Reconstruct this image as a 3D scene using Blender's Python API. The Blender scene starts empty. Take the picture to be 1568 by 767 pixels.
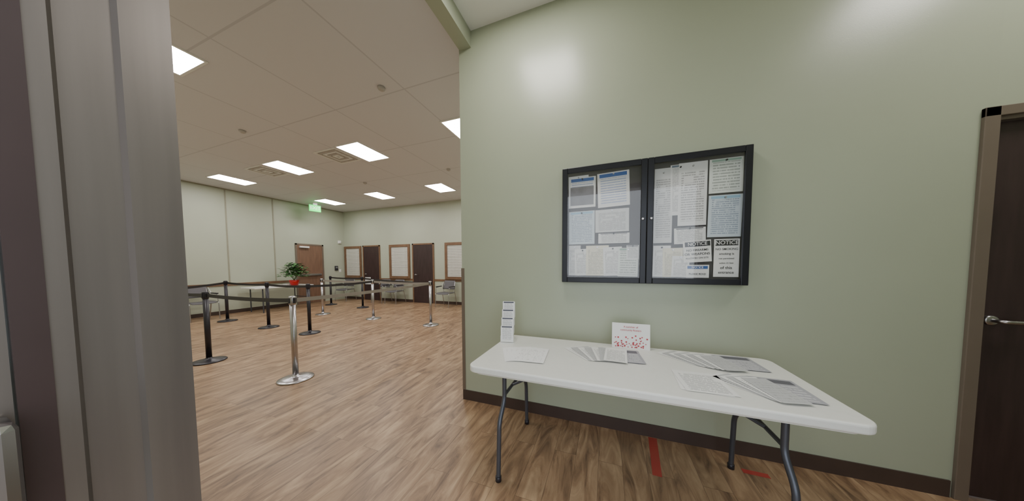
import bpy, bmesh, math, random
from mathutils import Vector, Matrix
random.seed(7)
C=bpy.context.scene.collection
# ------------------------------------------------------------------ materials
def nm(name):
    m=bpy.data.materials.new(name); m.use_nodes=True
    nt=m.node_tree; b=nt.nodes['Principled BSDF']; return m,nt,b
def S(c): # srgb 0-255 -> linear
    return tuple([((v/255)/12.92 if v/255<=.04045 else ((v/255+.055)/1.055)**2.4) for v in c])+(1,)
def plain(name,rgb,rough=.5,metal=0.,noise=.06,scale=8,bump=0.0,spec=.5,stretch=None):
    m,nt,b=nm(name); N=nt.nodes; L=nt.links
    tc=N.new('ShaderNodeTexCoord'); n=N.new('ShaderNodeTexNoise'); n.inputs['Scale'].default_value=scale; n.inputs['Detail'].default_value=4
    src=tc.outputs['Object']
    if stretch:
        mp=N.new('ShaderNodeMapping'); mp.inputs['Scale'].default_value=stretch; L.new(src,mp.inputs[0]); src=mp.outputs[0]
    L.new(src,n.inputs['Vector'])
    r=N.new('ShaderNodeValToRGB'); c=S(rgb)
    r.color_ramp.elements[0].color=tuple(v*(1-noise) for v in c[:3])+(1,); r.color_ramp.elements[0].position=.3
    r.color_ramp.elements[1].color=tuple(min(1,v*(1+noise)) for v in c[:3])+(1,); r.color_ramp.elements[1].position=.7
    L.new(n.outputs[0],r.inputs[0]); L.new(r.outputs[0],b.inputs['Base Color'])
    b.inputs['Roughness'].default_value=rough; b.inputs['Metallic'].default_value=metal
    b.inputs['Specular IOR Level'].default_value=spec
    if bump:
        n2=N.new('ShaderNodeTexNoise'); n2.inputs['Scale'].default_value=220; L.new(tc.outputs['Object'],n2.inputs['Vector'])
        bp=N.new('ShaderNodeBump'); bp.inputs['Strength'].default_value=bump; bp.inputs['Distance'].default_value=.002
        L.new(n2.outputs[0],bp.inputs['Height']); L.new(bp.outputs[0],b.inputs['Normal'])
    return m
def emis(name,rgb,s):
    m,nt,b=nm(name); b.inputs['Base Color'].default_value=S(rgb); b.inputs['Emission Color'].default_value=S(rgb); b.inputs['Emission Strength'].default_value=s; return m
def floor_mat():
    m,nt,b=nm('vinyl_plank_floor'); N=nt.nodes; L=nt.links
    tc=N.new('ShaderNodeTexCoord'); mp=N.new('ShaderNodeMapping'); mp.inputs['Rotation'].default_value=(0,0,math.radians(90))
    L.new(tc.outputs['Object'],mp.inputs[0])
    br=N.new('ShaderNodeTexBrick'); br.inputs['Scale'].default_value=1; br.inputs['Brick Width'].default_value=1.22; br.inputs['Row Height'].default_value=.152
    br.inputs['Mortar Size'].default_value=.0010; br.inputs['Mortar Smooth'].default_value=.3; br.offset=.37; br.offset_frequency=2
    br.inputs['Color1'].default_value=(0,0,0,1); br.inputs['Color2'].default_value=(1,1,1,1); br.inputs['Mortar'].default_value=(.5,.5,.5,1)
    L.new(mp.outputs[0],br.inputs['Vector'])
    mp2=N.new('ShaderNodeMapping'); mp2.inputs['Scale'].default_value=(1.7,8,1); L.new(mp.outputs[0],mp2.inputs[0])
    ad=N.new('ShaderNodeVectorMath'); ad.operation='MULTIPLY_ADD'; L.new(br.outputs['Color'],ad.inputs[0]); ad.inputs[1].default_value=(9,31,17); L.new(mp2.outputs[0],ad.inputs[2])
    g=N.new('ShaderNodeTexNoise'); g.inputs['Scale'].default_value=1.4; g.inputs['Detail'].default_value=7; g.inputs['Roughness'].default_value=.6; g.inputs['Distortion'].default_value=1.3
    L.new(ad.outputs[0],g.inputs['Vector'])
    r=N.new('ShaderNodeValToRGB'); e=r.color_ramp.elements
    e[0].position=.30; e[0].color=S((102,78,60)); e[1].position=.72; e[1].color=S((190,161,128))
    k=e.new(.5); k.color=S((156,126,97))
    L.new(g.outputs[0],r.inputs[0])
    mx=N.new('ShaderNodeMix'); mx.data_type='RGBA'; mx.blend_type='MULTIPLY'; mx.inputs['Factor'].default_value=.5
    r2=N.new('ShaderNodeValToRGB'); r2.color_ramp.elements[0].color=(.66,.64,.62,1); r2.color_ramp.elements[1].color=(1,1,1,1)
    L.new(br.outputs['Color'],r2.inputs[0])
    L.new(r.outputs[0],mx.inputs['A']); L.new(r2.outputs[0],mx.inputs['B'])
    mm=N.new('ShaderNodeMix'); mm.data_type='RGBA'; L.new(br.outputs['Fac'],mm.inputs['Factor']); L.new(mx.outputs['Result'],mm.inputs['A']); mm.inputs['B'].default_value=S((92,70,54))
    L.new(mm.outputs['Result'],b.inputs['Base Color'])
    b.inputs['Roughness'].default_value=.38; b.inputs['Specular IOR Level'].default_value=.55
    bp=N.new('ShaderNodeBump'); bp.inputs['Strength'].default_value=.1; bp.inputs['Distance'].default_value=.002; L.new(g.outputs[0],bp.inputs['Height']); L.new(bp.outputs[0],b.inputs['Normal'])
    return m
def ceil_mat(name,rgb,line,w,h):
    m,nt,b=nm(name); N=nt.nodes; L=nt.links
    tc=N.new('ShaderNodeTexCoord'); br=N.new('ShaderNodeTexBrick'); br.offset=0; br.inputs['Scale'].default_value=1
    br.inputs['Brick Width'].default_value=w; br.inputs['Row Height'].default_value=h; br.inputs['Mortar Size'].default_value=.010; br.inputs['Mortar Smooth'].default_value=.1
    c=S(rgb); br.inputs['Color1'].default_value=c; br.inputs['Color2'].default_value=tuple(v*.985 for v in c[:3])+(1,); br.inputs['Mortar'].default_value=S(line)
    mp=N.new('ShaderNodeMapping'); mp.inputs['Location'].default_value=(.28,.0,0)
    L.new(tc.outputs['Object'],mp.inputs[0]); L.new(mp.outputs[0],br.inputs['Vector']); L.new(br.outputs['Color'],b.inputs['Base Color'])
    b.inputs['Roughness'].default_value=.6
    return m
def page(name,lines=22,ink=(60,60,65),head=None,hf=.14,base=(232,233,232),margin=.1,density=.42):
    m,nt,b=nm(name); N=nt.nodes; L=nt.links
    uv=N.new('ShaderNodeTexCoord'); sp=N.new('ShaderNodeSeparateXYZ'); L.new(uv.outputs['UV'],sp.inputs[0])
    def M(op,a,bb=None,c=None):
        n=N.new('ShaderNodeMath'); n.operation=op
        for i,v in enumerate((a,bb,c)):
            if v is None: continue
            if isinstance(v,(int,float)): n.inputs[i].default_value=v
            else: L.new(v,n.inputs[i])
        return n.outputs[0]
    u,v=sp.outputs[0],sp.outputs[1]
    vl=M('MULTIPLY',v,lines); fr=M('FRACT',vl); fl=M('FLOOR',vl)
    cm=N.new('ShaderNodeCombineXYZ'); L.new(M('MULTIPLY',u,28),cm.inputs[0]); L.new(M('MULTIPLY',fl,7.3),cm.inputs[1])
    n=N.new('ShaderNodeTexNoise'); n.inputs['Scale'].default_value=1; n.inputs['Detail'].default_value=2; L.new(cm.outputs[0],n.inputs['Vector'])
    word=M('GREATER_THAN',n.outputs[0],density)
    cm2=N.new('ShaderNodeCombineXYZ'); L.new(M('MULTIPLY',u,1.2),cm2.inputs[0]); L.new(M('MULTIPLY',M('FLOOR',M('MULTIPLY',vl,.34)),5.1),cm2.inputs[1])
    n3=N.new('ShaderNodeTexNoise'); n3.inputs['Scale'].default_value=1; L.new(cm2.outputs[0],n3.inputs['Vector'])
    para=M('GREATER_THAN',n3.outputs[0],.4)
    msk=M('MULTIPLY',M('MULTIPLY',M('GREATER_THAN',fr,.5),word),para)
    for a,op,t in ((u,'GREATER_THAN',margin),(u,'LESS_THAN',1-margin),(v,'GREATER_THAN',.07),(v,'LESS_THAN',1-hf)): msk=M('MULTIPLY',msk,M(op,a,t))
    mx=N.new('ShaderNodeMix'); mx.data_type='RGBA'; L.new(M('MULTIPLY',msk,.5),mx.inputs['Factor']); mx.inputs['A'].default_value=S(base); mx.inputs['B'].default_value=S(ink)
    out=mx.outputs['Result']
    if head:
        hm=M('MULTIPLY',M('GREATER_THAN',v,1-hf*.85),M('LESS_THAN',v,1-hf*.2)); hm=M('MULTIPLY',hm,M('GREATER_THAN',u,.07)); hm=M('MULTIPLY',hm,M('LESS_THAN',u,.93))
        m2=N.new('ShaderNodeMix'); m2.data_type='RGBA'; L.new(hm,m2.inputs['Factor']); L.new(out,m2.inputs['A']); m2.inputs['B'].default_value=S(head); out=m2.outputs['Result']
    L.new(out,b.inputs['Base Color']); b.inputs['Roughness'].default_value=.55
    return m
WALL=plain('sage_wall_paint',(171,178,157),rough=.30,noise=.02,scale=1.5,bump=.06,spec=.6)
WALLF=plain('lobby_wall_paint',(180,186,168),rough=.45,noise=.02,scale=1.5)
FLOOR=floor_mat()
CEIL_L=ceil_mat('lobby_ceiling_tile',(220,219,224),(201,200,205),1.22,1.22)
CEIL_V=ceil_mat('vestibule_ceiling_tile',(246,247,247),(205,207,206),1.22,.61)
BASE=plain('brown_rubber_base',(70,56,50),rough=.45)
STEEL=plain('frame_painted_taupe',(122,110,98),rough=.38,metal=.2,noise=.04,scale=3)
JOINT=plain('wall_joint_trim',(150,148,130),rough=.5)
BRUSH=plain('brushed_jamb_metal',(126,119,113),rough=.33,metal=.6,noise=.12,scale=4,stretch=(1,6,.25))
DGASK=plain('dark_bronze',(70,56,54),rough=.4,metal=.3)
DOORD=plain('dark_walnut_door',(60,46,46),rough=.34,noise=.2,scale=5,stretch=(6,6,.6))
DOORW=plain('brown_door',(122,94,76),rough=.45,noise=.15,scale=5,stretch=(6,6,.6))
WOODT=plain('window_wood_trim',(118,90,68),rough=.45,noise=.15,scale=6)
BLIND=plain('window_blind',(208,208,200),rough=.6)
CHROME=plain('satin_steel',(184,182,184),rough=.28,metal=1,noise=.03)
BLACKM=plain('black_powdercoat',(44,42,48),rough=.35,metal=.2)
BELT=plain('belt_webbing',(46,43,44),rough=.45)
BELTS=plain('belt_webbing_grey',(140,135,126),rough=.4)
PLAST=plain('white_table_plastic',(228,228,222),rough=.42,noise=.015,scale=40,bump=.1)
LEGM=plain('grey_leg_steel',(84,87,95),rough=.35,metal=.5)
BBLK=plain('black_board_frame',(34,35,40),rough=.32,metal=.3)
CORK=plain('board_backing',(74,72,74),rough=.8)
WHITE=plain('white_plastic',(235,235,232),rough=.4,noise=.01)
LIGHT=emis('troffer_lens',(255,250,247),26)
LIGHTV=emis('vestibule_troffer_lens',(255,250,244),26)
GRN=emis('exit_green',(20,200,80),2.2)
LEAF=plain('plant_leaf',(70,112,62),rough=.5,noise=.4,scale=20)
RED=plain('red_foil',(200,28,30),rough=.3)
CHAIRM=plain('grey_chair_shell',(92,90,94),rough=.5)
CONC=plain('exterior_concrete',(170,168,160),rough=.8)
VENTM=plain('vent_louvre',(186,180,175),rough=.5)
GREYP=plain('grey_print',(120,120,124),rough=.5,noise=.2,scale=14)
BLUEP=plain('blue_print',(40,90,160),rough=.5)
PINK=plain('red_print',(190,70,80),rough=.5,noise=.3,scale=60)
# ------------------------------------------------------------------ geometry helpers
def link(ob,parent=None,mat=None):
    C.objects.link(ob)
    if parent: ob.parent=parent
    if mat: ob.data.materials.append(mat)
    return ob
def empty(name,loc=(0,0,0),rz=0):
    e=bpy.data.objects.new(name,None); e.location=loc; e.rotation_euler=(0,0,rz); e.empty_display_size=.1; C.objects.link(e); return e
def box(name,a,b,mat,parent=None,bev=0,seg=2):
    a,b=[min(x,y) for x,y in zip(a,b)],[max(x,y) for x,y in zip(a,b)]
    bm=bmesh.new(); bmesh.ops.create_cube(bm,size=1)
    c=[(x+y)/2 for x,y in zip(a,b)]; s=[y-x for x,y in zip(a,b)]
    for v in bm.verts: v.co=Vector([v.co[i]*s[i] for i in range(3)])
    if bev: bmesh.ops.bevel(bm,geom=bm.edges[:],offset=bev,segments=seg,affect='EDGES',profile=.5)
    me=bpy.data.meshes.new(name); bm.to_mesh(me); bm.free()
    ob=bpy.data.objects.new(name,me); ob.location=c; return link(ob,parent,mat)
def lathe(name,prof,mat,parent=None,loc=(0,0,0),n=40):
    bm=bmesh.new(); rings=[]
    for r,z in prof:
        rings.append([bm.verts.new((r*math.cos(2*math.pi*i/n),r*math.sin(2*math.pi*i/n),z)) for i in range(n)])
    for a,b in zip(rings,rings[1:]):
        for i in range(n): bm.faces.new((a[i],a[(i+1)%n],b[(i+1)%n],b[i]))
    bm.faces.new(rings[0][::-1]); bm.faces.new(rings[-1])
    bmesh.ops.recalc_face_normals(bm,faces=bm.faces)
    me=bpy.data.meshes.new(name); bm.to_mesh(me); bm.free()
    for p in me.polygons: p.use_smooth=len(p.vertices)==4
    ob=bpy.data.objects.new(name,me); ob.location=loc
    return link(ob,parent,mat)
def tube(name,pts,r,mat,parent=None,bez=False):
    cu=bpy.data.curves.new(name+'_c','CURVE'); cu.dimensions='3D'; cu.bevel_depth=r; cu.bevel_resolution=4; cu.use_fill_caps=True
    sp=cu.splines.new('POLY'); 
    P=[Vector(p) for p in pts]; Q=[P[0]]
    for i in range(1,len(P)-1):
        d1=(P[i-1]-P[i]); d2=(P[i+1]-P[i]); k=min(.04,d1.length*.4,d2.length*.4)
        a=P[i]+d1.normalized()*k; b=P[i]+d2.normalized()*k
        for t in (0,.25,.5,.75,1): Q.append((1-t)**2*a+2*t*(1-t)*P[i]+t*t*b)
    Q.append(P[-1]); sp.points.add(len(Q)-1)
    for p,qv in zip(sp.points,Q): p.co=(*qv,1)
    tmp=bpy.data.objects.new('tmp',cu); C.objects.link(tmp)
    me=bpy.data.meshes.new_from_object(tmp.evaluated_get(bpy.context.evaluated_depsgraph_get())); bpy.data.objects.remove(tmp)
    for p in me.polygons: p.use_smooth=True
    me.name=name; ob=bpy.data.objects.new(name,me); return link(ob,parent,mat)
def quad(name,pts,mat,parent=None):
    me=bpy.data.meshes.new(name); me.from_pydata([tuple(p) for p in pts],[],[(0,1,2,3)])
    uv=me.uv_layers.new(); 
    for i,c in enumerate(((0,0),(1,0),(1,1),(0,1))): uv.data[i].uv=c
    ob=bpy.data.objects.new(name,me); return link(ob,parent,mat)
def text(name,s,size,loc,rot,mat,parent=None,align='CENTER'):
    cu=bpy.data.curves.new(name,'FONT'); cu.body=s; cu.size=size; cu.align_x=align; cu.align_y='CENTER'; cu.offset=size*.012
    tmp=bpy.data.objects.new('tmp',cu); C.objects.link(tmp)
    me=bpy.data.meshes.new_from_object(tmp.evaluated_get(bpy.context.evaluated_depsgraph_get())); bpy.data.objects.remove(tmp)
    ob=bpy.data.objects.new(name,me); ob.location=loc; ob.rotation_euler=rot; return link(ob,parent,mat)
def prism(name,poly,z0,z1,mat,parent=None,bev=0):
    bm=bmesh.new(); vs=[bm.verts.new((x,y,z0)) for x,y in poly]; f=bm.faces.new(vs)
    r=bmesh.ops.extrude_face_region(bm,geom=[f]); 
    for v in r['geom']:
        if isinstance(v,bmesh.types.BMVert): v.co.z=z1
    bmesh.ops.recalc_face_normals(bm,faces=bm.faces)
    if bev:
        ed=[e for e in bm.edges if abs(e.verts[0].co.z-e.verts[1].co.z)<1e-6]
        bmesh.ops.bevel(bm,geom=ed,offset=bev,segments=3,affect='EDGES',profile=.5)
    me=bpy.data.meshes.new(name); bm.to_mesh(me); bm.free()
    ob=bpy.data.objects.new(name,me); return link(ob,parent,mat)
# ------------------------------------------------------------------ room shell
H=3.55; XL=-10.15; YB=7.55; YW=2.215; XW=-1.345; XR=3.4; YF=.237
box('floor',(XL-.1,-.05,-.05),(XR+.1,YB+.1,0),FLOOR)
box('exterior_ground',(-8,-8,-.08),(9,-.05,-.005),CONC)
box('ceiling_lobby',(XL-.1,YF-.2,H),(-1.27,YB+.1,H+.1),CEIL_L)
box('ceiling_vestibule',(-1.27,YF-.2,H),(XR+.1,YW+.01,H+.1),CEIL_V)
box('wall_left',(XL-.12,YF-.15,0),(XL,YB+.12,H),WALLF)
box('wall_back',(XL,YB,0),(-1.1,YB+.12,H),WALLF)
box('wall_lobby_right',(-1.2,YW+.14,0),(-1.1,YB,H),WALLF)
DX0,DX1,DH=1.95,2.87,2.14
wb=empty('wall_board_side')
box('panel_main',(XW,YW,0),(DX0,YW+.13,H),WALL,wb)
box('panel_over_door',(DX0,YW,DH),(DX1,YW+.13,H),WALL,wb)
box('panel_end',(DX1,YW,0),(XR,YW+.13,H),WALL,wb)
box('wall_right',(XR,YF-.15,0),(XR+.1,YW+.13,H),WALL)
wf=empty('wall_front')
box('panel_left',(XL,.095,0),(-.80,YF-.004,H),WALLF,wf)
box('panel_right',(1.2,.095,0),(XR,YF-.004,H),WALL,wf)
box('panel_header',(-.80,.095,2.5),(1.2,YF-.004,H),WALL,wf)
box('beam_opening',(-1.335,YF,3.40),(-1.215,YW+.0,H),WALL)
bs=box('baseboard_board_side',(XW,YW-.009,0),(1.89,YW,.1),BASE)
box('baseboard_left',(XL,YF,0),(XL+.009,5.70,.1),BASE)
box('baseboard_back',(XL,YB-.009,0),(-1.2,YB,.1),BASE)
box('trim_chair_rail_back',(XL,YB-.018,.80),(-1.2,YB,.87),WOODT)
box('trim_chair_rail_left',(XL,YF,.80),(XL+.018,5.70,.87),WOODT)
box('trim_corner_guard',(XW-.006,YW-.004,.1),(XW+.028,YW+.134,1.33),STEEL)
for i,y in enumerate((4.08,5.18)): box('trim_joint_%d'%(i+1),(XL,y-.014,.87),(XL+.01,y+.014,H),JOINT)
box('trim_crown_left',(XL,YF,H-.03),(XL+.02,YB,H),JOINT)
# ------------------------------------------------------------------ entry jamb (metal frame beside the camera)
jf=empty('entry_door_frame')
JX=-.75
prism('jamb_left',[(-.83,.112),(-.83,YF+.006),(JX-.0,YF+.006),(JX,.188),(JX-.012,.184),(JX-.012,.135),(JX-.004,.130),(JX-.004,.112)],0,2.5,BRUSH,jf)
box('gasket_left',(JX-.03,.086,0),(JX-.002,.112,2.5),DGASK,jf)
prism('jamb_right',[(1.23,.09),(1.23,YF+.006),(1.15,YF+.006),(1.15,.188),(1.162,.184),(1.162,.135),(1.154,.130),(1.154,.09)],0,2.5,BRUSH,jf)
box('head',(-.83,.09,2.45),(1.23,YF+.006,2.52),BRUSH,jf)
dl=empty('entry_door')
box('stile_hinge',(-.80,-.10,.02),(-.756,.084,2.44),BRUSH,dl)
box('stile_lock',(-.80,-.86,.02),(-.756,-.72,2.44),BRUSH,dl)
box('rail_bottom',(-.80,-.72,.02),(-.756,-.10,.3),BRUSH,dl)
box('rail_top',(-.80,-.72,2.3),(-.756,-.10,2.44),BRUSH,dl)
g,gn,gb=nm('clear_glass'); gb.inputs['Roughness'].default_value=.02
tr=gn.nodes.new('ShaderNodeBsdfTransparent'); gl=gn.nodes.new('ShaderNodeBsdfGlossy'); gl.inputs['Roughness'].default_value=.03; mxs=gn.nodes.new('ShaderNodeMixShader'); mxs.inputs[0].default_value=.05
gn.links.new(tr.outputs[0],mxs.inputs[1]); gn.links.new(gl.outputs[0],mxs.inputs[2]); gn.links.new(mxs.outputs[0],gn.nodes['Material Output'].inputs[0])
GLASS=g
box('pane',(-.782,-.72,.3),(-.774,-.10,2.3),GLASS,dl)
box('push_bar',(-.755,-.80,1.02),(-.70,.081,1.165),CHROME,dl,bev=.012)
# ------------------------------------------------------------------ right door
def lever(parent,x,y,z,dirx,ny):
    r=lathe('rose',[(.027,0),(.027,.008),(.022,.013),(.0001,.013)],CHROME,parent,(x,y,z)); r.rotation_euler=(math.radians(90) if ny<0 else math.radians(-90),0,0)
    tube('lever',[(x,y,z),(x,y+ny*.055,z),(x+dirx*.12,y+ny*.06,z)],.010,CHROME,parent)
dr=empty('door_1')
box('jamb_face_l',(DX0-.05,YW-.018,0),(DX0+.004,YW+.002,DH+.05),STEEL,dr,bev=.003)
box('jamb_face_r',(DX1-.004,YW-.018,0),(DX1+.05,YW+.002,DH+.05),STEEL,dr,bev=.003)
box('jamb_face_top',(DX0-.05,YW-.018,DH),(DX1+.05,YW+.002,DH+.05),STEEL,dr,bev=.003)
box('jamb_reveal_l',(DX0,YW,0),(DX0+.018,YW+.13,DH),STEEL,dr)
box('jamb_reveal_r',(DX1-.018,YW,0),(DX1,YW+.13,DH),STEEL,dr)
box('jamb_reveal_top',(DX0,YW,DH-.018),(DX1,YW+.13,DH),STEEL,dr)
box('leaf',(DX0+.02,YW+.035,.01),(DX1-.02,YW+.08,DH-.02),DOORD,dr)
lever(dr,DX0+.07,YW+.035,1.04,1,-1)
# ------------------------------------------------------------------ far doors and windows
def back_door(i,x0,x1):
    d=empty('door_%d'%i)
    for n,a,b in (('jamb_l',x0,x0+.05),('jamb_r',x1-.05,x1)): box(n,(a,YB-.03,0),(b,YB,2.15),WOODT,d)
    box('head',(x0,YB-.03,2.10),(x1,YB,2.15),WOODT,d)
    box('leaf',(x0+.05,YB-.02,.01),(x1-.05,YB,2.10),DOORD,d)
    box('kick_plate',(x0+.10,YB-.024,.06),(x1-.10,YB-.02,.25),DOORD,d)
    lever(d,x0+.13,YB-.02,1.02,1,-1)
back_door(2,-9.10,-8.20); back_door(3,-6.65,-5.70)
def back_window(i,x0,x1):
    z0,z1=.87,2.14; w=empty('window_%d'%i); t=.09
    box('frame_l',(x0,YB-.04,z0),(x0+t,YB,z1),WOODT,w); box('frame_r',(x1-t,YB-.04,z0),(x1,YB,z1),WOODT,w)
    box('frame_top',(x0+t,YB-.04,z1-t),(x1-t,YB,z1),WOODT,w); box('sill',(x0+t,YB-.05,z0),(x1-t,YB,z0+t),WOODT,w)
    for k in range(20):
        z=z0+t+.005+k*(z1-z0-2*t)/20
        box('slat_%d'%(k+1),(x0+t,YB-.016,z),(x1-t,YB-.006,z+.046),BLIND,w)
back_window(1,-10.11,-9.18); back_window(2,-7.73,-6.76); back_window(3,-5.24,-4.3); back_window(4,-3.3,-2.36)
d=empty('door_4'); y0,y1=5.76,6.70
for n,a,b in (('jamb_l',y0,y0+.05),('jamb_r',y1-.05,y1)): box(n,(XL,a,0),(XL+.03,b,2.15),STEEL,d)
box('head',(XL,y0,2.10),(XL+.03,y1,2.15),STEEL,d); box('leaf',(XL,y0+.05,.01),(XL+.02,y1-.05,2.10),DOORW,d)
box('closer',(XL+.02,y0+.12,2.0),(XL+.09,y0+.42,2.06),WHITE,d,bev=.008)
box('push_bar',(XL+.02,y0+.1,1.0),(XL+.08,y1-.12,1.07),CHROME,d,bev=.01)
# ------------------------------------------------------------------ ceiling lights & fittings
def troffer(x,y,sx=.6,sy=1.2,lm=None):
    t=empty('ceiling_light',(x,y,H))
    f=.025
    box('rim_a',(-sx/2,-sy/2,-.012),(-sx/2+f,sy/2,-.001),WHITE,t); box('rim_b',(sx/2-f,-sy/2,-.012),(sx/2,sy/2,-.001),WHITE,t)
    box('rim_c',(-sx/2+f,-sy/2,-.012),(sx/2-f,-sy/2+f,-.001),WHITE,t); box('rim_d',(-sx/2+f,sy/2-f,-.012),(sx/2-f,sy/2,-.001),WHITE,t)
    quad('lens',[(-sx/2+f,-sy/2+f,-.008),(-sx/2+f,sy/2-f,-.008),(sx/2-f,sy/2-f,-.008),(sx/2-f,-sy/2+f,-.008)],lm or LIGHT,t)
for x in (-8.92,-6.68,-4.42,-2.12):
    for y in (1.18,3.75,6.2):
        if (x,y)!=(-2.12,1.18): troffer(x+(.10 if y<2 else 0),y,.58,.75)
troffer(-.62,1.42,.6,.6,LIGHTV); troffer(2.2,1.42,.6,.6,LIGHTV)
def vent(x,y):
    t=empty('ceiling_vent',(x,y,H))
    for k in range(5):
        s=.29-k*.055; z=-.006-.002*k
        for a,b in (((-s,-s),(s,-s+.036)),((-s,s-.036),(s,s)),((-s,-s+.036),(-s+.036,s-.036)),((s-.036,-s+.036),(s,s-.036))):
            box('louvre',(a[0],a[1],z-.006),(b[0],b[1],-.001),WHITE if k%2==0 else VENTM,t)
vent(-5.05,3.7); vent(-7.37,3.7)
for x,y in ((-2.62,2.5),(-5.55,2.48),(-3.4,5.08),(-6.0,5.1)):
    lathe('smoke_detector',[(.022,-.04),(.04,-.028),(.045,0)],VENTM,None,(x,y,H))
ex=empty('exit_sign',(-9.5,6.06,0),math.radians(-12))
box('housing',(-.02,-.17,3.24),(.02,.17,3.46),GRN,ex,bev=.005)
box('canopy',(-.03,-.06,3.46),(.03,.06,H),WHITE,ex)
text('letters','EXIT',.15,(.022,0,3.355),(math.radians(90),0,math.radians(90)),WHITE,ex)
kp=empty('wall_keypad'); box('body',(XL,7.12,1.17),(XL+.04,7.24,1.35),BLACKM,kp,bev=.006); box('screen',(XL+.04,7.14,1.26),(XL+.043,7.22,1.32),GREYP,kp)
ph=empty('wall_switch'); box('plate',(XL,7.30,1.10),(XL+.01,7.38,1.22),WHITE,ph,bev=.002); box('toggle',(XL+.01,7.33,1.14),(XL+.02,7.35,1.18),WHITE,ph)
hs=empty('horn_strobe'); box('body',(XL,7.28,2.25),(XL+.05,7.40,2.37),WHITE,hs,bev=.01); box('lens',(XL+.05,7.31,2.28),(XL+.07,7.37,2.34),WHITE,hs)
# ------------------------------------------------------------------ stanchions
def stanchion(x,y,m):
    e=empty('stanchion_post',(x,y,0))
    lathe('base',[(.175,0),(.178,.008),(.172,.016),(.12,.026),(.06,.036),(.034,.046),(.033,.06)],m,e)
    lathe('post',[(.030,.045),(.030,.90)],m,e,n=28)
    lathe('cassette',[(.031,.90),(.034,.905),(.034,.99),(.030,1.0),(.012,1.004)],m,e,n=28)
    for k in range(4):
        a=k*math.pi/2; p=box('belt_slot_%d'%(k+1),(.030,-.014,.918),(.039,.014,.982),BLACKM,e,bev=.002); p.location=Vector((.0345*math.cos(a),.0345*math.sin(a),.95)); p.rotation_euler=(0,0,a)
    return (x,y,e)
A=stanchion(-3.49,1.93,CHROME);B=stanchion(-5.32,1.88,BLACKM);K=stanchion(-7.2,1.9,BLACKM)
Cc=stanchion(-8.8,3.46,BLACKM);D=stanchion(-7.0,3.4,BLACKM);E=stanchion(-5.6,3.38,BLACKM)
F=stanchion(-9.0,6.15,BLACKM);G=stanchion(-7.38,6.05,BLACKM);Hh=stanchion(-5.57,4.86,CHROME)
I=stanchion(-3.72,4.76,CHROME);J=stanchion(-7.45,4.85,CHROME)
def belt(p,q,m):
    n=12; O=Vector(p[:2]); P=Vector(p[:2]);Q=Vector(q[:2]); d=(Q-P).normalized(); P=P+d*.036; Q=Q-d*.036; nn=Vector((-d.y,d.x))*.0012
    vs=[];fs=[]
    for i in range(n+1):
        t=i/n; c=P.lerp(Q,t)-O; s=-.018*4*t*(1-t)
        for zz,o in ((.926,1),(.974,1),(.974,-1),(.926,-1)): vs.append((c.x+nn.x*o,c.y+nn.y*o,zz+s))
    for i in range(n):
        for k in range(4): fs.append((4*i+k,4*i+(k+1)%4,4*i+4+(k+1)%4,4*i+4+k))
    fs+= [(0,1,2,3),(4*n+3,4*n+2,4*n+1,4*n)]
    me=bpy.data.meshes.new('belt'); me.from_pydata(vs,[],fs); link(bpy.data.objects.new('belt',me),p[2],m)
for p,q,m in ((B,A,BELT),(A,I,BELTS),(K,B,BELT),(K,Cc,BELT),(Cc,D,BELT),(D,E,BELT),(F,G,BELT),(G,I,BELT),(Hh,I,BELTS),(J,Hh,BELTS),(E,Hh,BELT) ): belt(p,q,m)
# ------------------------------------------------------------------ folding table
T=empty('folding_table')
def rrect(x0,x1,y0,y1,r,n=8):
    P=[]
    for cx,cy,a0 in ((x1-r,y1-r,0),(x0+r,y1-r,90),(x0+r,y0+r,180),(x1-r,y0+r,270)):
        for i in range(n+1):
            a=math.radians(a0+90*i/n); P.append((cx+r*math.cos(a),cy+r*math.sin(a)))
    return P
TX0,TX1,TY0,TY1=-.80,1.00,1.355,2.11
prism('top',rrect(TX0,TX1,TY0,TY1,.06),.70,.742,PLAST,T,bev=.010)
prism('apron',rrect(TX0+.03,TX1-.03,TY0+.03,TY1-.03,.05),.685,.70,PLAST,T)
def legset(x,s):
    yc=(TY0+TY1)/2
    for n,sg in (('front',-1),('back',1)):
        tube('leg_%s'%n,[(x,yc+sg*.20,.685),(x,yc+sg*.20,.47),(x,yc+sg*.29,.36),(x,yc+sg*.31,.015)],.0145,LEGM,T)
        lathe('foot_%s'%n,[(.019,0),(.019,.03),(.015,.032)],BLACKM,T,(x,yc+sg*.31,0),n=20)
    tube('crossbar_low',[(x,yc-.20,.50),(x,yc+.20,.50)],.011,LEGM,T)
    tube('crossbar_top',[(x,yc-.28,.672),(x,yc+.28,.672)],.0145,LEGM,T)
    tube('brace_l',[(x,yc-.05,.50),(x+s*.33,yc-.03,.68)],.009,LEGM,T)
    tube('brace_r',[(x,yc+.05,.50),(x+s*.33,yc+.03,.68)],.009,LEGM,T)
    box('brace_hinge',(x+s*.31,yc-.06,.665),(x+s*.36,yc+.06,.686),LEGM,T)
legset(-.62,1); legset(.80,-1)
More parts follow.
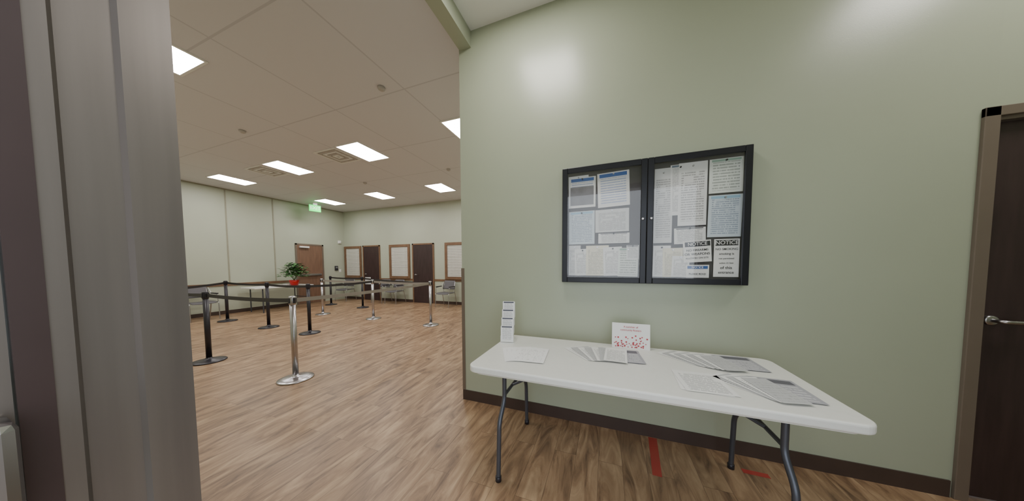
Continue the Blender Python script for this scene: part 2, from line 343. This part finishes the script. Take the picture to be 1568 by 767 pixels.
# ------------------------------------------------------------------ bulletin board
BX0,BX1,BZ0,BZ1=-.345,.90,1.215,2.145; BYf=YW-.065
bb=empty('enclosed_bulletin_board')
box('case',(BX0,YW-.05,BZ0),(BX1,YW-.001,BZ0+.03),BBLK,bb); box('case_top',(BX0,YW-.05,BZ1-.03),(BX1,YW-.001,BZ1),BBLK,bb)
box('case_l',(BX0,YW-.05,BZ0+.03),(BX0+.03,YW-.001,BZ1-.03),BBLK,bb); box('case_r',(BX1-.03,YW-.05,BZ0+.03),(BX1,YW-.001,BZ1-.03),BBLK,bb)
box('backing',(BX0+.03,YW-.012,BZ0+.03),(BX1-.03,YW-.003,BZ1-.03),CORK,bb)
def bdoor(n,x0,x1):
    f=.042; a=BYf; b=YW-.05
    box(n+'_stile_l',(x0,a,BZ0),(x0+f,b,BZ1),BBLK,bb,bev=.004); box(n+'_stile_r',(x1-f,a,BZ0),(x1,b,BZ1),BBLK,bb,bev=.004)
    box(n+'_rail_b',(x0+f,a,BZ0),(x1-f,b,BZ0+f),BBLK,bb,bev=.004); box(n+'_rail_t',(x0+f,a,BZ1-f),(x1-f,b,BZ1),BBLK,bb,bev=.004)
    box(n+'_glass',(x0+f,b-.008,BZ0+f),(x1-f,b-.004,BZ1-f),GLASS,bb)
xm=.283
bdoor('door_l',BX0,xm-.001); bdoor('door_r',xm+.001,BX1)
for dx in (-.028,.028):
    l=lathe('lock',[(.010,0),(.010,.008),(.006,.012)],CHROME,bb,(xm+dx,BYf,1.70),n=20); l.rotation_euler=(math.radians(90),0,0)
pA=page('notice_page',26); pB=page('form_page',34,ink=(90,90,96),base=(214,216,216)); pC=page('blue_page',14,ink=(40,100,180),head=(40,95,170),hf=.16,density=.36)
pBl=page('pale_blue_page',20,ink=(50,80,130),head=(150,190,215),hf=.10,base=(206,218,226)); pY=page('cream_page',22,ink=(80,76,70),base=(232,228,208))
pD=page('dense_page',44,ink=(70,70,80),head=(110,125,145),hf=.06); pE=page('calendar_page',12,ink=(60,80,70),head=(150,180,165),hf=.10,base=(226,232,226)); pF=page('blank_head_page',18,head=(90,90,96),hf=.10)
k=[0]
def pp(x0,x1,z0,z1,m,t=0):
    k[0]+=1; y=YW-.013-.00035*k[0]
    cx,cz=(x0+x1)/2,(z0+z1)/2; c,s=math.cos(t),math.sin(t)
    pts=[]
    for a,b in ((x0,z0),(x1,z0),(x1,z1),(x0,z1)):
        dx,dz=a-cx,b-cz; pts.append((cx+dx*c-dz*s,y,cz+dx*s+dz*c))
    quad('pinned_page_%d'%k[0],pts,m,bb)
    pn=lathe('pin_%d'%k[0],[(.006,0),(.004,.006),(.006,.01)],CHROME if k[0]%2 else BBLK,bb,(cx,y,cz+(z1-z0)*.44),n=12); pn.rotation_euler=(math.radians(90),0,0)
    return y
pp(-.30,-.14,1.83,2.09,pA,.01); pp(-.295,-.085,1.83,2.075,pC); y=pp(-.07,.165,1.82,2.09,pC,.035)
quad('photo_print',[(-.285,y-.0006,1.85),(-.10,y-.0006,1.85),(-.10,y-.0006,2.0),(-.285,y-.0006,2.0)],GREYP,bb)
pp(-.295,-.09,1.53,1.80,pBl,.005); pp(-.085,.165,1.62,1.80,pB,.01); pp(-.06,.17,1.53,1.61,pF)
pp(-.295,-.20,1.27,1.52,pB,-.01); pp(-.245,-.12,1.27,1.49,pA,.025); pp(-.155,.02,1.27,1.515,pY); pp(-.02,.12,1.27,1.50,pA,.03); pp(.09,.235,1.265,1.49,pE,-.02); pp(.15,.238,1.40,1.51,pF)
pp(.335,.455,1.52,2.07,pB); pp(.44,.56,1.72,2.085,pD,.015); pp(.49,.665,1.64,2.09,pA); pp(.675,.868,1.855,2.09,pE); pp(.675,.868,1.55,1.84,pBl,-.012)
pp(.335,.45,1.265,1.50,pA,-.015); pp(.40,.53,1.265,1.48,pY,.015); pp(.47,.665,1.51,1.625,pF,.025); pp(.46,.57,1.265,1.42,pA,-.03)
def notice(x0,x1,z0,z1,lines,t,col=BBLK):
    y=YW-.0245
    box('sign_card',(x0,y,z0),(x1,y+.002,z1),WHITE,bb).rotation_euler=(0,t,0)
    h=z1-z0; cx=(x0+x1)/2; w=x1-x0
    box('sign_band',(x0+.008,y-.001,z1-.008-min(.038,h*.22)),(x1-.008,y,z1-.008),col,bb).rotation_euler=(0,t,0)
    text('sign_title','NOTICE',min(.038,h*.22)*.95,(cx,y-.0015,z1-.008-min(.038,h*.22)/2),(math.radians(90),t,0),WHITE,bb)
    n=len(lines)
    for i,s in enumerate(lines):
        zz=z1-.055-(h-.07)*(i+.5)/n if h>.12 else z1-.045-(h-.05)*(i+.5)/n
        text('sign_line_%d'%i,s,min(w/max(4,len(s))*1.4,(h-.06)/n*.8),(cx,y-.0015,zz),(math.radians(90),t,0),BBLK,bb)
notice(.53,.70,1.375,1.53,['NO FIREARMS','OR WEAPONS','ALLOWED ON SITE'],-.06)
notice(.715,.86,1.27,1.535,['NO SMOKING','smoking is','not permitted','within 25 feet','of this','entrance'],0)
notice(.55,.69,1.262,1.355,['PLEASE READ'],0,BLUEP)
# ------------------------------------------------------------------ items on the table
ZT=.7425
def sheet(name,cx,cy,w,h,rot,m,parent,z):
    pts=[]
    for a,b in ((-w/2,-h/2),(w/2,-h/2),(w/2,h/2),(-w/2,h/2)):
        pts.append((cx+a*math.cos(rot)-b*math.sin(rot),cy+a*math.sin(rot)+b*math.cos(rot),z))
    return quad(name,pts,m,parent)
def fan(name,cx,cy,n,step,r0,r1,mats,w=.216,h=.279):
    e=empty(name)
    for i in range(n):
        t=i/max(1,n-1); sheet('sheet_%d'%(i+1),cx+step[0]*i,cy+step[1]*i,w,h,r0+(r1-r0)*t,mats[i%len(mats)],e,ZT+.001+.0016*i)
    return e
tP=page('flyer_text',20,ink=(80,80,86),base=(236,236,234)); tQ=page('flyer_blank',10,ink=(150,150,152),base=(190,191,192),density=.5)
tR=page('plain_sheet',12,ink=(180,180,180),base=(242,242,242),density=.55)
tG=page('flyer_grey',9,ink=(225,225,225),head=(96,96,104),hf=.3,base=(166,166,173))
fan('paper_stack',-.56,1.66,4,(.028,.0),.45,.08,[tR])
fan('flyer_fan',-.14,1.83,7,(.035,.0),.7,-.05,[tP,tQ],.14,.27); fan('leaflet_stack',.13,1.86,3,(.008,-.004),-.1,.1,[tG],.17,.25)
fan('brochure_fan',.47,1.95,8,(.030,-.008),.8,.25,[tP,tQ],.12,.25); fan('magazine_stack',.76,1.95,3,(.01,0),.25,.05,[tG],.21,.24)
fan('form_stack',.47,1.57,2,(.01,0),-.05,.05,[tP],.216,.26)
fan('newsletter_fan',.66,1.61,6,(.022,-.008),.75,.2,[tP,tQ],.12,.26); fan('handout_stack',.80,1.61,3,(.012,0),.15,0,[tG],.19,.25)
cd=empty('table_sign_card'); 
def tcard(x0,x1,y,z0,z1,lean):
    quad('front',[(x0,y,z0),(x1,y,z0),(x1,y+lean,z1),(x0,y+lean,z1)],WHITE,cd)
    quad('support',[(x0,y+lean*2,z0),(x1,y+lean*2,z0),(x1,y+lean+.001,z1),(x0,y+lean+.001,z1)],WHITE,cd)
    for j in range(60):
        a=random.random();b=random.random()**1.6*.45
        s=.006+.005*random.random(); x=x0+.01+(x1-x0-.03)*a; z=z0+.008+(z1-z0)*b; yy=y+lean*(z-z0)/(z1-z0)-.001
        quad('flower_print_%d'%j,[(x,yy,z),(x+s,yy,z),(x+s,yy,z+s),(x,yy,z+s)],PINK,cd)
    for i,s in enumerate(('A summer of','community flowers')):
        text('caption_%d'%i,s,.018,((x0+x1)/2,y+lean*.7-.002,z0+(z1-z0)*(.86-.13*i)),(math.radians(90-math.degrees(math.atan2(lean,z1-z0))*1),0,0),PINK,cd)
tcard(.05,.305,2.03,ZT,.925,.022)
bh=empty('brochure_holder',(-.735,1.90,ZT),math.radians(12))
box('base',(-.055,-.06,0),(.055,.07,.006),WHITE,bh)
pBr=page('brochure_cover',16,ink=(70,72,84),head=(90,92,104),hf=.14,base=(238,238,238),margin=.12)
for i in range(4):
    y=-.05+.032*i; z=.01+.06*i
    box('tray_%d'%(i+1),(-.052,y-.002,z),(.052,y+.0,z+.05),WHITE,bh)
    box('tier_%d'%(i+1),(-.05,y,z),(.05,y+.028,z+.12),WHITE,bh)
    quad('brochure_%d'%(i+1),[(-.048,y-.004,z+.012),(.048,y-.004,z+.012),(.048,y-.002,z+.13),(-.048,y-.002,z+.13)],pBr,bh)
# ------------------------------------------------------------------ chairs
def chair(x,y,rz):
    e=empty('stacking_chair',(x,y,0),rz)
    for sx in (-.25,.25):
        tube('leg_f',[(sx,-.22,0.0),(sx,-.20,.44),(sx,.16,.45),(sx,.27,0)],.011,CHROME,e)
        tube('arm_post',[(sx,-.18,.44),(sx,-.16,.64),(sx,.14,.65),(sx*.9,.22,.80)],.010,CHROME,e)
        box('arm_pad',(sx-.022,-.17,.645),(sx+.022,.13,.672),BLACKM,e,bev=.008)
    def shell(name,f,nu=10,nv=8,th=.012):
        vs=[];fs=[]
        for j in range(nv+1):
            for i in range(nu+1): vs.append(f(i/nu*2-1,j/nv))
        for j in range(nv):
            for i in range(nu):
                a=j*(nu+1)+i; fs.append((a,a+1,a+nu+2,a+nu+1))
        me=bpy.data.meshes.new(name); me.from_pydata(vs,[],fs); ob=link(bpy.data.objects.new(name,me),e,CHAIRM)
        for p in me.polygons: p.use_smooth=True
        md=ob.modifiers.new('t','SOLIDIFY'); md.thickness=th
    shell('seat',lambda u,v:(u*.235*(1-.1*abs(2*v-1)**4),-.22+.44*v,.465-.015*(1-u*u)-.03*max(0,.15-v)/.15))
    shell('backrest',lambda u,v:(u*.23*(1-.12*v**3),.19+.09*v-.03*(u*u),.56+.28*v))
    for sx in (-.2,.2): tube('back_stay',[(sx,.16,.45),(sx,.20,.62),(sx,.24,.78)],.010,CHROME,e)
chair(-7.75,7.12,.0); chair(-7.1,7.12,.0); chair(-4.95,7.12,0); chair(-9.5,7.05,0.15); chair(-9.6,3.3,math.radians(90)); chair(-9.6,2.5,math.radians(90))
# ------------------------------------------------------------------ lobby side table with poinsettia
st=empty('lobby_table')
prism('top',rrect(-9.95,-9.2,4.2,5.75,.05),.70,.74,PLAST,st,bev=.01)
for xx in (-9.88,-9.27):
    for yy in (4.4,5.55): tube('leg',[(xx,yy,.70),(xx,yy,0)],.015,LEGM,st)
for yy in (4.4,5.55): tube('bar',[(-9.88,yy,.35),(-9.27,yy,.35)],.012,LEGM,st)
fl=empty('leaflet_pile'); 
for i in range(4): box('pile_%d'%i,(-9.75+.02*i,4.45+i*.22,.742),(-9.5+.01*i,4.62+i*.22,.76+.01*i),WHITE,fl)
pl=empty('potted_poinsettia',(-9.35,5.25,.742))
lathe('pot',[(.09,0),(.12,.10),(.135,.17),(.125,.17)],RED,pl,n=24)
vs=[];fs=[]
for i in range(340):
    a=random.random()*6.283; el=random.random()*1.5-.1; R=.16+.28*random.random()
    c=Vector((math.cos(a)*math.cos(el)*R,math.sin(a)*math.cos(el)*R,.30+math.sin(el)*R*1.0))
    d=Vector((math.cos(a),math.sin(a),random.uniform(-.5,.6))).normalized(); s=d.cross(Vector((0,0,1))).normalized(); l=.14; w=.045; up=s.cross(d)
    b=len(vs); vs+= [c-d*l*.5,c+s*w+up*.01,c+d*l*.5,c-s*w+up*.01]; fs.append((b,b+1,b+2,b+3))
me=bpy.data.meshes.new('foliage'); me.from_pydata([tuple(v) for v in vs],[],fs); link(bpy.data.objects.new('foliage',me),pl,LEAF)
for i in range(14):
    a=random.random()*6.28; tube('stem_%d'%i,[(0,0,.15),(.08*math.cos(a),.08*math.sin(a),.3),(.2*math.cos(a),.2*math.sin(a),.45)],.005,LEAF,pl)
nb=empty('posted_notice'); quad('page',[(-9.0+.0,YB-.03,.62),(-8.7,YB-.03,.62),(-8.7,YB-.03,.9),(-9.0,YB-.03,.9)],pA,nb)
# red light glow painted as translucent quads on the floor under the table
tp,tn,tb=nm('painted_red_glow'); tb.inputs['Base Color'].default_value=S((205,60,62)); tb.inputs['Roughness'].default_value=.4; tb.inputs['Alpha'].default_value=.55
e=empty('painted_floor_glow')
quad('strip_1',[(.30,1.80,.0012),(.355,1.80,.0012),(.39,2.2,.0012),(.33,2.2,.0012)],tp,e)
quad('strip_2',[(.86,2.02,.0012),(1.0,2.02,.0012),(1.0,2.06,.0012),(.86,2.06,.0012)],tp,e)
# ------------------------------------------------------------------ world / camera
w=bpy.data.worlds.new('World'); bpy.context.scene.world=w; w.use_nodes=True
bg=w.node_tree.nodes['Background']; bg.inputs[0].default_value=(.86,.92,1,1); bg.inputs[1].default_value=2.5
yaw,pit,rol=.3522,.0482,-.0043
fw=Vector((-math.sin(yaw)*math.cos(pit),math.cos(yaw)*math.cos(pit),-math.sin(pit)))
r0=Vector((math.cos(yaw),math.sin(yaw),0)); u0=r0.cross(fw)
r=r0*math.cos(rol)+u0*math.sin(rol); u=-r0*math.sin(rol)+u0*math.cos(rol)
cam=bpy.data.cameras.new('camera'); co=bpy.data.objects.new('camera',cam); C.objects.link(co)
M=Matrix((r,u,-fw)).transposed().to_4x4(); M.translation=Vector((0,0,1.36)); co.matrix_world=M
cam.sensor_width=36; cam.lens=36*390.93/1568; cam.shift_y=(424.5-383.5)/1568; cam.clip_start=.02
bpy.context.scene.camera=co
